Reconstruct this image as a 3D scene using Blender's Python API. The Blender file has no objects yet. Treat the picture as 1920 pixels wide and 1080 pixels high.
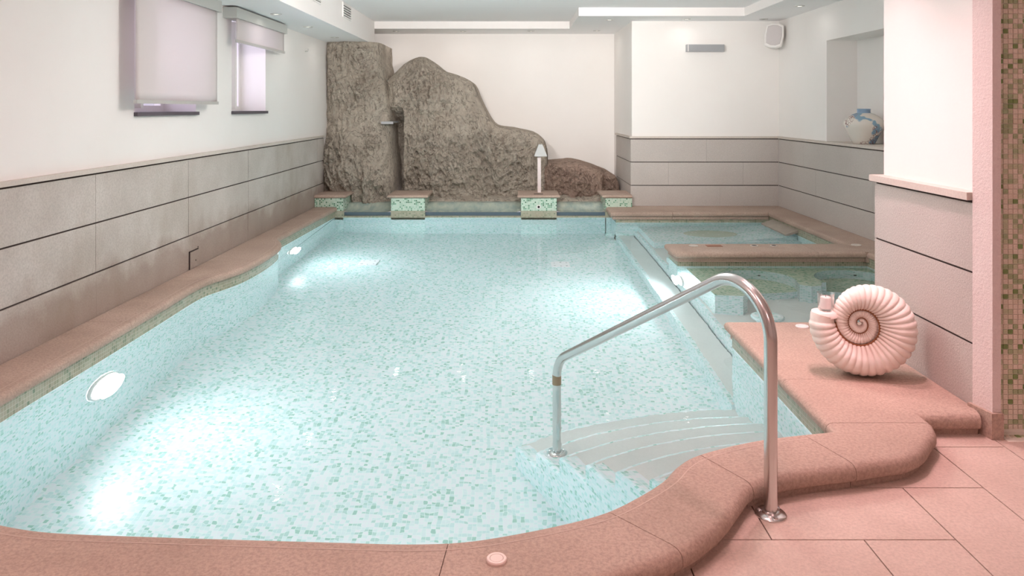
import bpy, math, random
import numpy as np
from mathutils import Vector, Matrix
random.seed(7); np.random.seed(7)
S = bpy.context.scene
COL = S.collection
R = math.radians

# ------------------------------------------------------------------ camera, world, exposure
EYE = 1.32
cam_d = bpy.data.cameras.new('camera'); cam = bpy.data.objects.new('camera', cam_d); COL.objects.link(cam)
cam.location = (0, 0, EYE); cam.rotation_euler = (R(90), 0, 0)
cam_d.sensor_fit = 'HORIZONTAL'; cam_d.sensor_width = 36.0; cam_d.lens = 36.0 * 1400 / 1920
cam_d.shift_y = -(540 - 203) / 1920; cam_d.clip_start = 0.05
S.camera = cam
S.view_settings.view_transform = 'Standard'; S.view_settings.look = 'None'
S.view_settings.gamma = 1.0; S.view_settings.use_curve_mapping = False
S.view_settings.exposure = 0.23
S.cycles.max_bounces = 10; S.cycles.diffuse_bounces = 5; S.cycles.transmission_bounces = 8; S.cycles.adaptive_threshold = .05
S.cycles.use_denoising = True

W = bpy.data.worlds.new('sky'); S.world = W; W.use_nodes = True
W.node_tree.nodes['Background'].inputs[0].default_value = (0.86, 0.78, 1.0, 1)
W.node_tree.nodes['Background'].inputs[1].default_value = 1.1

def area(name, loc, size, power, col, rot=(0, 0, 0), spread=180, shape='DISK', sy=None):
    d = bpy.data.lights.new(name, 'AREA'); d.energy = power; d.color = col; d.shape = shape; d.size = size
    if sy: d.size_y = sy
    d.spread = R(spread)
    o = bpy.data.objects.new(name, d); COL.objects.link(o); o.location = loc; o.rotation_euler = rot
    return o

WARM = (1.0, 0.93, 0.905); PINK = (1.0, 0.59, 0.58)
# unseen point lights added over the pool; pink ceiling lamps at the entrance end
def point_fill(name, loc, power, col, r=.12):
    d = bpy.data.lights.new(name, 'POINT'); d.energy = power; d.color = col; d.shadow_soft_size = r
    o = bpy.data.objects.new(name, d); COL.objects.link(o); o.location = loc; return o
for (x, y, p) in [(-0.30, 4.95, 24), (0.25, 4.95, 26)]:
    point_fill('added_pool_fill', (x, y, 2.17), p, WARM)
def wash(name, loc, aim, power, col, cone):
    d = bpy.data.lights.new(name, 'SPOT'); d.energy = power; d.color = col; d.spot_size = R(cone); d.spot_blend = 1.0; d.shadow_soft_size = .10
    o = bpy.data.objects.new(name, d); COL.objects.link(o); o.location = loc
    o.rotation_euler = (Vector(aim) - Vector(loc)).to_track_quat('-Z', 'Y').to_euler(); return o
# unseen spots added to brighten the ceiling over the pool
wash('added_ceiling_wash', (-0.8, 4.6, 2.02), (-0.4, 7.8, 2.55), 230, WARM, 100)
wash('added_ceiling_wash', (0.7, 4.6, 2.02), (0.6, 7.8, 2.55), 230, WARM, 100)
# two more added spots, out of view, brightening the back wall and rocks
wash('added_rock_wash', (-1.1, 5.7, 2.38), (-0.5, 11.0, 1.75), 80, WARM, 64)
wash('added_rock_wash', (0.9, 5.7, 2.38), (1.5, 11.0, 1.75), 75, WARM, 70)
for (x, y) in [(1.35, 3.15), (1.45, 3.70)]:
    area('deck_spot', (x, y, 2.50), .12, 4.6, (1.0, .57, .62), spread=80)
for (x, y, p) in [(-1.6, 1.6, 15), (0.2, 1.2, 11), (0.4, 2.6, 11), (1.3, -0.6, 15)]:
    area('entrance_ceiling_light', (x, y, 2.50), 0.35, p, PINK)

# ------------------------------------------------------------------ helpers
class MB:
    def __init__(s): s.v = []; s.f = []; s.uv = []; s.m = []
    def face(s, pts, uvs=None, mat=0):
        n = len(s.v); s.v += [tuple(p) for p in pts]; s.f.append(tuple(range(n, n + len(pts))))
        s.uv.append(uvs or [(0, 0)] * len(pts)); s.m.append(mat)
    def box(s, x0, x1, y0, y1, z0, z1, mat=0):
        if x0 > x1: x0, x1 = x1, x0
        if y0 > y1: y0, y1 = y1, y0
        c = lambda a, b, d: (a, b, d)
        q = [([c(x0,y0,z0),c(x1,y0,z0),c(x1,y0,z1),c(x0,y0,z1)], 'xz'), ([c(x1,y1,z0),c(x0,y1,z0),c(x0,y1,z1),c(x1,y1,z1)], 'xz'),
             ([c(x0,y1,z0),c(x0,y0,z0),c(x0,y0,z1),c(x0,y1,z1)], 'yz'), ([c(x1,y0,z0),c(x1,y1,z0),c(x1,y1,z1),c(x1,y0,z1)], 'yz'),
             ([c(x0,y0,z1),c(x1,y0,z1),c(x1,y1,z1),c(x0,y1,z1)], 'xy'), ([c(x0,y1,z0),c(x1,y1,z0),c(x1,y0,z0),c(x0,y0,z0)], 'xy')]
        ix = {'x': 0, 'y': 1, 'z': 2}
        for pts, ax in q: s.face(pts, [(p[ix[ax[0]]], p[ix[ax[1]]]) for p in pts], mat)
        return s
    def grid(s, P, mat=0, uv=None, closeu=False, flip=False):
        """P: array [i][j] of points"""
        ni, nj = len(P), len(P[0]); n = len(s.v)
        for i in range(ni):
            for j in range(nj): s.v.append(tuple(P[i][j]))
        for i in range(ni - 1):
            for j in range(nj if closeu else nj - 1):
                j2 = (j + 1) % nj
                f = [(i, j), (i, j2), (i + 1, j2), (i + 1, j)]
                if flip: f.reverse()
                s.f.append(tuple(n + a * nj + b for a, b in f)); s.m.append(mat)
                s.uv.append([tuple(uv[a][b]) if uv is not None else (0, 0) for a, b in f])
        return s
    def lathe(s, prof, seg=32, c=(0, 0, 0), mat=0):
        P = [[(c[0] + r * math.cos(2*math.pi*k/seg), c[1] + r * math.sin(2*math.pi*k/seg), c[2] + z) for k in range(seg)] for r, z in prof]
        return s.grid(P, mat, closeu=True)
    def disc(s, c, r, z, seg=32, up=True, mat=0):
        pts = [(c[0] + r*math.cos(2*math.pi*k/seg), c[1] + r*math.sin(2*math.pi*k/seg), z) for k in range(seg)]
        if not up: pts.reverse()
        s.face(pts, mat=mat); return s
    def tube(s, path, rad, seg=16, cap=True, mat=0):
        pts = [Vector(p) for p in path]; n = len(pts); P = []; up = None
        for i, p in enumerate(pts):
            t = (pts[min(i+1, n-1)] - pts[max(i-1, 0)]).normalized()
            if up is None:
                up = Vector((0, 0, 1)) if abs(t.z) < .9 else Vector((0, 1, 0))
            a = (up - t * up.dot(t)).normalized(); up = a; b = t.cross(a)
            r = rad[i] if isinstance(rad, (list, tuple)) else rad
            P.append([p + a * (r*math.cos(2*math.pi*k/seg)) + b * (r*math.sin(2*math.pi*k/seg)) for k in range(seg)])
        s.grid(P, mat, closeu=True)
        if cap: s.face(list(reversed(P[0])), mat=mat); s.face(P[-1], mat=mat)
        return s
    def mesh(s, name, mats, smooth=False, merge=0.0):
        me = bpy.data.meshes.new(name); me.from_pydata(s.v, [], s.f)
        ul = me.uv_layers.new(name='UVMap'); k = 0
        flat = [c for u in s.uv for p in u for c in p]
        ul.data.foreach_set('uv', flat)
        if not isinstance(mats, (list, tuple)): mats = [mats]
        for m in mats: me.materials.append(m)
        me.polygons.foreach_set('material_index', s.m)
        if smooth: me.polygons.foreach_set('use_smooth', [True] * len(s.f))
        me.update()
        if merge:
            import bmesh
            bm = bmesh.new(); bm.from_mesh(me); bmesh.ops.remove_doubles(bm, verts=bm.verts, dist=merge)
            bmesh.ops.recalc_face_normals(bm, faces=bm.faces); bm.to_mesh(me); bm.free()
        return me
    def build(s, name, mats, parent=None, smooth=False, merge=0.0, bevel=0.0, seg=2, autosmooth=False):
        o = bpy.data.objects.new(name, s.mesh(name, mats, smooth, merge)); COL.objects.link(o)
        if parent: o.parent = parent
        if bevel:
            b = o.modifiers.new('bevel', 'BEVEL'); b.width = bevel; b.segments = seg; b.limit_method = 'ANGLE'; b.angle_limit = R(35)
        if autosmooth:
            o.data.polygons.foreach_set('use_smooth', [True] * len(o.data.polygons))
            try: o.data.set_sharp_from_angle(angle=R(38))
            except Exception: pass
        return o

def empty(name, loc=(0, 0, 0)):
    o = bpy.data.objects.new(name, None); COL.objects.link(o); o.location = loc; o.empty_display_size = .05
    return o
def tag(o, label, cat, group=None):
    o['label'] = label; o['category'] = cat
    if group: o['group'] = group
    return o
def struct(o, label=None, cat=None):
    o['kind'] = 'structure'
    if label: o['label'] = label
    if cat: o['category'] = cat
    return o
def link(o, parent): COL.objects.link(o); o.parent = parent; return o

def spline(pts, step=0.03):
    """centripetal-ish Catmull-Rom through pts, resampled"""
    P = np.array(pts, float); P = np.vstack([2*P[0]-P[1], P, 2*P[-1]-P[-2]]); out = []
    for i in range(1, len(P) - 2):
        a, b, c, d = P[i-1], P[i], P[i+1], P[i+2]; n = max(2, int(np.linalg.norm(c-b)/step) + 1)
        ta = (c-a) * min(1, np.linalg.norm(c-b) / max(1e-6, .5*np.linalg.norm(c-a))) * .5
        tb = (d-b) * min(1, np.linalg.norm(c-b) / max(1e-6, .5*np.linalg.norm(d-b))) * .5
        for k in range(n):
            t = k/n; h = (2*t**3-3*t**2+1, t**3-2*t**2+t, -2*t**3+3*t**2, t**3-t**2)
            out.append(h[0]*b + h[1]*ta + h[2]*c + h[3]*tb)
    out.append(P[-2]); return np.array(out)
def offset(path, d):
    """offset open polyline to its left by d"""
    P = np.array(path); T = np.gradient(P, axis=0); T /= np.linalg.norm(T, axis=1)[:, None]
    return P + np.stack([-T[:, 1], T[:, 0]], 1) * d

# value noise fbm in numpy
_perm = np.random.RandomState(3).rand(64, 64, 64)
def vnoise(x, y, z):
    xi, yi, zi = np.floor(x).astype(int), np.floor(y).astype(int), np.floor(z).astype(int)
    fx, fy, fz = x - xi, y - yi, z - zi
    fx, fy, fz = [f*f*f*(f*(f*6-15)+10) for f in (fx, fy, fz)]
    g = lambda a, b, c: _perm[(xi+a) % 64, (yi+b) % 64, (zi+c) % 64]
    l = lambda a, b, t: a + (b-a)*t
    return l(l(l(g(0,0,0), g(1,0,0), fx), l(g(0,1,0), g(1,1,0), fx), fy), l(l(g(0,0,1), g(1,0,1), fx), l(g(0,1,1), g(1,1,1), fx), fy), fz) * 2 - 1
def fbm(x, y, z, o=5, g=.5, ridged=False):
    s = 0; a = 1; t = 0
    for k in range(o):
        n = vnoise(x, y, z)
        s = s + a * (1 - 2*np.abs(n) if ridged else n); t += a
        x, y, z = x*2.03+7.1, y*2.03+3.7, z*2.03+1.3; a *= g
    return s / t

# ------------------------------------------------------------------ materials
def mat(name, col=(.8, .8, .8), rough=.6, metal=0.0, spec=.5):
    m = bpy.data.materials.new(name); m.use_nodes = True
    b = m.node_tree.nodes['Principled BSDF']
    b.inputs['Base Color'].default_value = (*col, 1); b.inputs['Roughness'].default_value = rough
    b.inputs['Metallic'].default_value = metal; b.inputs['Specular IOR Level'].default_value = spec
    return m
class NT:
    def __init__(s, m): s.t = m.node_tree; s.b = s.t.nodes['Principled BSDF']
    def n(s, typ, **kw):
        nd = s.t.nodes.new(typ)
        for k, v in kw.items(): setattr(nd, k, v)
        return nd
    def l(s, a, b): s.t.links.new(a, b)
    def coord(s, kind='Object'): return s.n('ShaderNodeTexCoord').outputs[kind]
    def mapping(s, vec, scale=(1, 1, 1)):
        m = s.n('ShaderNodeMapping'); m.inputs['Scale'].default_value = scale; s.l(vec, m.inputs[0]); return m.outputs[0]
    def noise(s, vec, scale, detail=4, rough=.55):
        x = s.n('ShaderNodeTexNoise'); x.inputs['Scale'].default_value = scale; x.inputs['Detail'].default_value = detail
        x.inputs['Roughness'].default_value = rough; s.l(vec, x.inputs['Vector']); return x.outputs['Fac']
    def ramp(s, fac, stops, interp='LINEAR'):
        r = s.n('ShaderNodeValToRGB'); r.color_ramp.interpolation = interp; e = r.color_ramp.elements
        while len(e) < len(stops): e.new(.5)
        for el, (p, c) in zip(e, stops): el.position = p; el.color = (*c, 1) if len(c) == 3 else c
        s.l(fac, r.inputs[0]); return r.outputs[0]
    def mix(s, fac, a, b, mode='MIX'):
        x = s.n('ShaderNodeMix', data_type='RGBA', blend_type=mode)
        for sock, v in ((x.inputs[0], fac), (x.inputs[6], a), (x.inputs[7], b)):
            if isinstance(v, (int, float)): sock.default_value = v
            elif isinstance(v, tuple): sock.default_value = (*v, 1)
            else: s.l(v, sock)
        return x.outputs[2]
    def math(s, op, a, b=None):
        x = s.n('ShaderNodeMath', operation=op)
        for i, v in enumerate((a, b)):
            if v is None: continue
            if isinstance(v, (int, float)): x.inputs[i].default_value = v
            else: s.l(v, x.inputs[i])
        return x.outputs[0]
    def bump(s, h, strength=.3, dist=.01):
        x = s.n('ShaderNodeBump'); x.inputs['Strength'].default_value = strength; x.inputs['Distance'].default_value = dist
        s.l(h, x.inputs['Height']); s.l(x.outputs[0], s.b.inputs['Normal'])
    def color(s, c): s.l(c, s.b.inputs['Base Color'])

def stone(name, a, b, scale=2.5, speck=.10, rough=.75, bump=.25, stain=None, finescale=90):
    m = mat(name, a, rough, spec=.3); t = NT(m); o = t.coord('Object')
    big = t.noise(o, scale, 6); fine = t.noise(o, finescale, 3, .7)
    c = t.mix(t.ramp(big, [(.3, (0, 0, 0)), (.7, (1, 1, 1))]), a, b)
    c = t.mix(t.ramp(fine, [(.35, (speck*2, speck*2, speck*2)), (.6, (0, 0, 0))]), c, tuple(x*.45 for x in a))
    if stain:
        sv = t.mapping(o, stain[1]); sn = t.noise(sv, 1.0, 5, .6)
        c = t.mix(t.ramp(sn, [(.52, (0, 0, 0)), (.75, (stain[2],)*3)]), c, stain[0])
    t.color(c); t.bump(t.noise(o, finescale*.8, 4, .7), bump, .006)
    return m
M = {}
M['plaster'] = stone('wall_plaster', (.85, .825, .79), (.88, .86, .83), 1.2, .0, .85, .06)
M['ceil'] = mat('ceiling_paint', (.93, .93, .93), .9)
M['fascia'] = mat('soffit_paint', (.86, .835, .81), .9)
M['rough'] = stone('rough_pink_plaster', (.80, .70, .67), (.84, .76, .73), 3, .05, .85, .8, None, 120)
M['panel'] = stone('grey_stone_panel', (.51, .465, .42), (.64, .595, .55), 2.6, .14, .8, .35, ((.33, .27, .205), (2.6, 1.7, .8), .5))
def damp_foot(m):   # brown damp tide line low on the window wall
    t = NT(m); o = t.coord('Object'); src = t.b.inputs['Base Color'].links[0].from_socket
    sp = t.n('ShaderNodeSeparateXYZ'); t.l(o, sp.inputs[0])
    h = t.math('ADD', sp.outputs[2], t.math('MULTIPLY', t.noise(o, 3.5, 5), -.55))
    k = t.ramp(h, [(.0, (.55,)*3), (.16, (0, 0, 0))])
    t.color(t.mix(k, src, (.27, .185, .14)))
damp_foot(M['panel'])
_unused = ('grey_stone_panel', (.50, .455, .41), (.58, .535, .49), 1.7, .10, .8, .3, ((.30, .25, .19), (3.2, 3.2, .55), .55))
M['panel2'] = stone('bush_hammered_stone', (.56, .515, .475), (.60, .555, .515), 2.2, .16, .8, .6, None, 140)
M['cap'] = stone('stone_ledge', (.60, .54, .48), (.66, .60, .54), 3, .08, .75, .2)
M['coping'] = stone('terracotta_coping_stone', (.44, .33, .265), (.58, .445, .365), 3.4, .2, .75, .6, ((.25, .175, .135), (1.7, 1.7, 1.7), .6))
M['inlay'] = mat('pale_groove', (.55, .43, .36), .8)
M['slab'] = stone('floor_slab_stone', (.60, .475, .40), (.70, .57, .49), 4.0, .14, .6, .25)
M['joint'] = mat('dark_joint', (.10, .075, .06), .9)
M['gap'] = mat('course_gap', (.06, .045, .04), .95)
M['white'] = mat('white_plastic', (.85, .83, .80), .4)
M['pinkwhite'] = mat('cream_cover', (.80, .66, .59), .5)
M['grey'] = mat('grey_metal_cover', (.40, .41, .42), .5)
M['black'] = mat('dark_hole', (.02, .02, .02), .8)
M['alu'] = mat('aluminium', (.62, .62, .60), .4, .6)
M['steel'] = mat('polished_steel', (.66, .66, .65), .24, 1.0)
M['rust'] = mat('tarnished_steel', (.36, .27, .18), .4, .8)
M['tread'] = stone('smooth_tread_stone', (.68, .72, .70), (.74, .77, .75), 3, .03, .6, .05)
M['concrete'] = mat('pool_concrete', (.5, .5, .47), .9)

def mosaic(name, cols, grout, size=.02, gw=.10, rough=.25, dirt=None, dark=None):
    m = mat(name, cols[0][1], rough); t = NT(m)
    uv = t.mapping(t.coord('UV'), (1/size, 1/size, 1))
    fl = t.n('ShaderNodeVectorMath', operation='FLOOR'); t.l(uv, fl.inputs[0])
    fr = t.n('ShaderNodeVectorMath', operation='FRACTION'); t.l(uv, fr.inputs[0])
    wn = t.n('ShaderNodeTexWhiteNoise', noise_dimensions='3D'); t.l(fl.outputs[0], wn.inputs['Vector'])
    c = t.ramp(wn.outputs['Value'], cols, 'CONSTANT')
    sp = t.n('ShaderNodeSeparateXYZ'); t.l(fr.outputs[0], sp.inputs[0])
    ax = t.math('ABSOLUTE', t.math('SUBTRACT', sp.outputs[0], .5)); ay = t.math('ABSOLUTE', t.math('SUBTRACT', sp.outputs[1], .5))
    g = t.math('GREATER_THAN', t.math('MAXIMUM', ax, ay), .5 - gw/2)
    if dirt:
        dn = t.noise(t.coord('UV'), 5, 4); c = t.mix(t.ramp(dn, [(.35, (0, 0, 0)), (.65, (dirt[1],)*3)]), c, dirt[0])
    c = t.mix(g, c, grout); t.color(c)
    return m
POOLC = [(0, (.83, .88, .91)), (.38, (.73, .86, .87)), (.64, (.62, .81, .81)), (.82, (.49, .72, .68)), (.94, (.38, .63, .56))]
M['pool'] = mosaic('pool_mosaic', POOLC, (.80, .93, .91))
M['band'] = mosaic('waterline_mosaic', [(0, (.40, .40, .30)), (.4, (.34, .37, .27)), (.7, (.27, .32, .22)), (.9, (.18, .25, .17))], (.55, .52, .42), dirt=((.36, .30, .21), .6))
M['pillar'] = mosaic('pillar_mosaic', [(0, (.50, .66, .54)), (.45, (.36, .56, .43)), (.70, (.12, .33, .20)), (.88, (.05, .17, .09))], (.62, .72, .62), gw=.22)
M['seatm'] = mosaic('spa_seat_mosaic', [(0, (.52, .60, .48)), (.4, (.46, .55, .42)), (.7, (.30, .46, .33)), (.9, (.22, .38, .26))], (.60, .66, .55))

# water: refraction with a softened Fresnel reflection; total internal reflection kept
def water_mat():
    m = bpy.data.materials.new('pool_water'); m.use_nodes = True; t = m.node_tree; t.nodes.clear()
    out = t.nodes.new('ShaderNodeOutputMaterial'); mx = t.nodes.new('ShaderNodeMixShader')
    rf = t.nodes.new('ShaderNodeBsdfRefraction'); rf.inputs['IOR'].default_value = 1.33; rf.inputs['Roughness'].default_value = 0; rf.inputs['Color'].default_value = (.97, 1, .99, 1)
    gl = t.nodes.new('ShaderNodeBsdfGlossy'); gl.inputs['Roughness'].default_value = .02; gl.inputs['Color'].default_value = (1, 1, 1, 1)
    fr = t.nodes.new('ShaderNodeFresnel'); fr.inputs['IOR'].default_value = 1.33
    a = t.nodes.new('ShaderNodeMath'); a.operation = 'MULTIPLY'; a.inputs[1].default_value = .45
    b = t.nodes.new('ShaderNodeMath'); b.operation = 'GREATER_THAN'; b.inputs[1].default_value = .995
    c = t.nodes.new('ShaderNodeMath'); c.operation = 'MAXIMUM'
    tc = t.nodes.new('ShaderNodeTexCoord'); ns = t.nodes.new('ShaderNodeTexNoise'); ns.inputs['Scale'].default_value = 5.5; ns.inputs['Detail'].default_value = 3
    bp = t.nodes.new('ShaderNodeBump'); bp.inputs['Strength'].default_value = .10; bp.inputs['Distance'].default_value = .02
    L = t.links.new
    L(tc.outputs['Object'], ns.inputs['Vector']); L(ns.outputs['Fac'], bp.inputs['Height'])
    for x in (rf, gl, fr): L(bp.outputs[0], x.inputs['Normal'])
    L(fr.outputs[0], a.inputs[0]); L(fr.outputs[0], b.inputs[0]); L(a.outputs[0], c.inputs[0]); L(b.outputs[0], c.inputs[1])
    L(c.outputs[0], mx.inputs[0]); L(rf.outputs[0], mx.inputs[1]); L(gl.outputs[0], mx.inputs[2]); L(mx.outputs[0], out.inputs[0])
    return m
M['water'] = water_mat()
def emit(name, col, s):
    m = bpy.data.materials.new(name); m.use_nodes = True; b = m.node_tree.nodes['Principled BSDF']
    b.inputs['Base Color'].default_value = (*col, 1); b.inputs['Emission Color'].default_value = (*col, 1); b.inputs['Emission Strength'].default_value = s
    return m
M['lens'] = emit('pool_lamp_lens', (.95, .95, 1.0), 14.0)
M['spotlens'] = emit('downlight_lens', (1, .93, .82), 2.5)
def glass(name, col=(1, 1, 1), rough=0.0):
    m = bpy.data.materials.new(name); m.use_nodes = True; b = m.node_tree.nodes['Principled BSDF']
    b.inputs['Base Color'].default_value = (*col, 1); b.inputs['Transmission Weight'].default_value = 1; b.inputs['Roughness'].default_value = rough; b.inputs['IOR'].default_value = 1.45
    return m
M['glass'] = glass('clear_glass')
def thin_glass(name):
    m = bpy.data.materials.new(name); m.use_nodes = True; t = m.node_tree; t.nodes.clear()
    out = t.nodes.new('ShaderNodeOutputMaterial'); mx = t.nodes.new('ShaderNodeMixShader'); tr = t.nodes.new('ShaderNodeBsdfTransparent'); tr.inputs[0].default_value = (.95, .96, .955, 1)
    gl = t.nodes.new('ShaderNodeBsdfGlossy'); gl.inputs['Roughness'].default_value = .03; fr = t.nodes.new('ShaderNodeLayerWeight'); fr.inputs[0].default_value = .5; pw = t.nodes.new('ShaderNodeMath'); pw.operation = 'POWER'; pw.inputs[1].default_value = 2.2; t.links.new(fr.outputs['Facing'], pw.inputs[0])
    t.links.new(pw.outputs[0], mx.inputs[0]); t.links.new(tr.outputs[0], mx.inputs[1]); t.links.new(gl.outputs[0], mx.inputs[2]); t.links.new(mx.outputs[0], out.inputs[0]); return m
M['thin'] = thin_glass('thin_clear_glass')

def rockmat(name, a, b, c):
    m = mat(name, a, .85, spec=.25); t = NT(m); o = t.coord('Object')
    n1 = t.noise(o, 3.0, 7, .6); n2 = t.noise(o, 14, 6, .65)
    col = t.mix(t.ramp(n1, [(.32, (0, 0, 0)), (.68, (1, 1, 1))]), a, b)
    col = t.mix(t.ramp(n2, [(.42, (0, 0, 0)), (.75, (.55,)*3)]), col, c)
    st = t.noise(t.mapping(o, (9, 9, 1.0)), 1.2, 5, .6)
    col = t.mix(t.ramp(st, [(.55, (0, 0, 0)), (.75, (.4,)*3)]), col, tuple(min(1, x*1.35) for x in b))
    w = t.n('ShaderNodeTexNoise'); w.inputs['Scale'].default_value = 7; w.inputs['Detail'].default_value = 4; w.inputs['Distortion'].default_value = 1.5; t.l(t.mapping(o, (1, 1, .7)), w.inputs['Vector'])
    relief_shade = t.ramp(t.math('ABSOLUTE', t.math('SUBTRACT', w.outputs['Fac'], .5)), [(.0, (.8,)*3), (.03, (0, 0, 0))])  # thin dark lines put shade of the rock relief into the colour
    col = t.mix(relief_shade, col, tuple(x*.6 for x in c))
    hgt = t.math('ADD', t.noise(o, 38, 6, .7), t.math('MULTIPLY', t.noise(o, 11, 5, .6), 1.6))
    t.color(col); t.bump(hgt, 1.0, .05)
    return m
M['rock'] = rockmat('brown_rock', (.65, .57, .465), (.77, .695, .585), (.43, .355, .28))
M['rock2'] = rockmat('reddish_rock', (.50, .37, .29), (.66, .48, .39), (.25, .17, .13))

# ------------------------------------------------------------------ dimensions
ZW = -0.04                      # water level
ZF = -1.12                      # main pool floor
DECK = 0.09                     # coping top
XL, XP, XR = -2.46, 1.90, 3.36  # left wall, right pier, alcove right wall
YA, YB = 9.41, 11.05            # alcove back wall, rock wall
ZC = 2.52                       # ceiling

# lip of the pool edge, from back left round the near end to the deck corner
LIP = spline([(-2.175, 9.30), (-2.195, 8.5), (-2.215, 7.6), (-2.222, 7.16), (-2.20, 7.03), (-2.13, 6.90), (-2.075, 6.7), (-2.05, 6.4), (-2.05, 6.1),
              (-2.075, 5.8), (-2.13, 5.58), (-2.185, 5.40), (-2.20, 5.2), (-2.19, 4.6), (-2.185, 4.0), (-2.185, 3.3), (-2.165, 2.95), (-2.09, 2.68), (-1.95, 2.45), (-1.76, 2.31),
              (-1.528, 2.228), (-1.344, 2.185), (-.961, 2.159), (-.488, 2.135), (-.30, 2.127), (-.15, 2.135), (-.02, 2.167), (.146, 2.225), (.282, 2.290),
              (.40, 2.385), (.50, 2.487), (.56, 2.575), (.615, 2.635), (.68, 2.68), (.809, 2.745), (.943, 2.795), (1.091, 2.832), (1.225, 2.86)], .035)
WALL = offset(LIP, -.028)       # tiled wall just behind the lip (outside of the pool)

# ------------------------------------------------------------------ the hall: floor, ceiling, walls
def poly_face(mb, pts, z, up=True, mat=0):
    p = [(x, y, z) for x, y in pts]
    a = sum(pts[i][0]*pts[(i+1) % len(pts)][1] - pts[(i+1) % len(pts)][0]*pts[i][1] for i in range(len(pts)))
    if (a > 0) != up: p.reverse()
    mb.face(p, [(q[0], q[1]) for q in p], mat)

floor_root = struct(empty('floor'), 'pale pink stone slab floor beside the pool', 'floor')
near = [tuple(p) for p in offset(LIP, -.15) if p[1] < 2.9]
fb = MB(); poly_face(fb, [(-2.46, 2.9)] + near[2:] + [(1.45, 2.95), (1.45, 3.06), (4.0, 3.06), (4.0, -2.5), (-2.46, -2.5)], -.006)
fb.build('floor_bed', M['joint'], floor_root)
def lip_y(x):  # lowest lip height over x
    c = [p[1] for p in LIP if abs(p[0] - x) < .05 and p[1] < 3.2]
    return min(c) if c else 2.9
ux, uy, g = .2815, .3130, .0022
def slab(x0, x1, y0, y1):
    x0, x1 = max(x0, -2.44)+g, min(x1, 3.6)-g; y0 = max(y0, -2.4)+g; y1 -= g
    if x1 - x0 < .02: return
    n = 10; top = []
    for k in range(n+1):
        x = x0 + (x1-x0)*k/n
        lim = 3.03 if x > 1.30 else (2.72 if x > .95 else lip_y(x) - .06)
        top.append((x, max(min(y1, lim), y0)))
    if max(t[1] for t in top) - y0 < .015: return
    if all(abs(t[1]-y1) < 1e-6 for t in top): top = [top[0], top[-1]]
    while len(top) > 2 and top[0][1] - y0 < 1e-6 and top[1][1] - y0 < 1e-6: top.pop(0)
    while len(top) > 2 and top[-1][1] - y0 < 1e-6 and top[-2][1] - y0 < 1e-6: top.pop()
    pl = [(top[0][0], y0), (top[-1][0], y0)] + [t for t in top[::-1] if t[1] - y0 > 1e-6]
    b = MB(); poly_face(b, pl, 0.0); b.face([(x, y, -.03) for x, y in pl[::-1]])
    for k in range(len(pl)):
        p, q = pl[k], pl[(k+1) % len(pl)]; b.face([(p[0], p[1], -.03), (q[0], q[1], -.03), (q[0], q[1], 0), (p[0], p[1], 0)])
    b.build('slab', M['slab'], floor_root)
for k in range(-16, 12):
    for s in range(-3, 5):
        X, Y = .795 + k*ux + 4*s*ux, 2.284 + k*uy
        slab(X, X + 2*ux, Y, Y + uy)
        slab(X + 2*ux, X + 3*ux, Y - uy, Y + uy)

ceil = struct(empty('ceiling'), 'pale blue-white flat ceiling panel over the pool', 'ceiling')
MB().box(-2.8, 4.0, -2.5, 11.3, ZC, ZC+.1).build('ceiling_panel', M['ceil'], ceil)
sof = struct(empty('trim_1'), 'low cream boxed soffit running along the window wall', 'soffit')
MB().box(-2.49, -1.90, -2.5, 10.32, 2.2, ZC).build('soffit_box', [M['fascia'], M['ceil']], sof)
sof2 = struct(empty('trim_2'), 'shallow stepped soffit around the back and alcove ceiling', 'soffit')
MB().box(-2.49, .795, 10.32, 11.1, 2.42, ZC).box(.795, 3.72, 8.9, 11.1, 2.42, ZC).box(2.77, 3.72, 3.9, 8.9, 2.42, ZC).build('soffit_box', M['fascia'], sof2)
for o in (sof, sof2):   # underside paint
    me = o.children[0].data
    if len(me.materials) < 2: me.materials.append(M['ceil'])
    for p in me.polygons:
        if p.normal.z < -.9: p.material_index = 1

# left wall with two window openings
wl = struct(empty('wall_left'), 'cream plaster window wall over grey stone panels', 'wall')
W1, W2, ZS, ZT = (4.89, 5.84), (6.585, 7.49), 1.29, 2.12
b = MB(); xo, xi = -2.80, XL - .012
b.box(xo, xi, -2.5, 11.1, -.2, ZS); b.box(xo, xi, -2.5, 11.1, ZT, 2.6)
b.box(xo, xi, -2.5, W1[0], ZS, ZT); b.box(xo, xi, W1[1], W2[0], ZS, ZT); b.box(xo, xi, W2[1], 11.1, ZS, ZT)
b.build('plaster', M['plaster'], wl)
COURSE = [(.09, .343), (.353, .637), (.647, .928)]
MB().box(XL-.012, XL-.006, -2.4, 9.76, .0, .94).build('course_gap', M['gap'], wl)
ys = [-2.4, -.66, .62, 1.88, 3.15, 4.41, 5.67, 6.95, 8.25, 9.42, 9.76]
for ci, (z0, z1) in enumerate(COURSE):
    for i in range(len(ys) - 1):
        d = random.uniform(-.003, .003)
        MB().box(XL-.011, XL+.004+d, ys[i]+.0015, ys[i+1]-.0015, z0 - (.09 if ci == 0 else 0), z1).build('stone_panel', M['panel'], wl, bevel=.003, seg=1)
MB().box(XL-.012, XL+.018, -2.4, 9.77, .940, .966).build('ledge', M['cap'], wl, bevel=.006)

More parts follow.
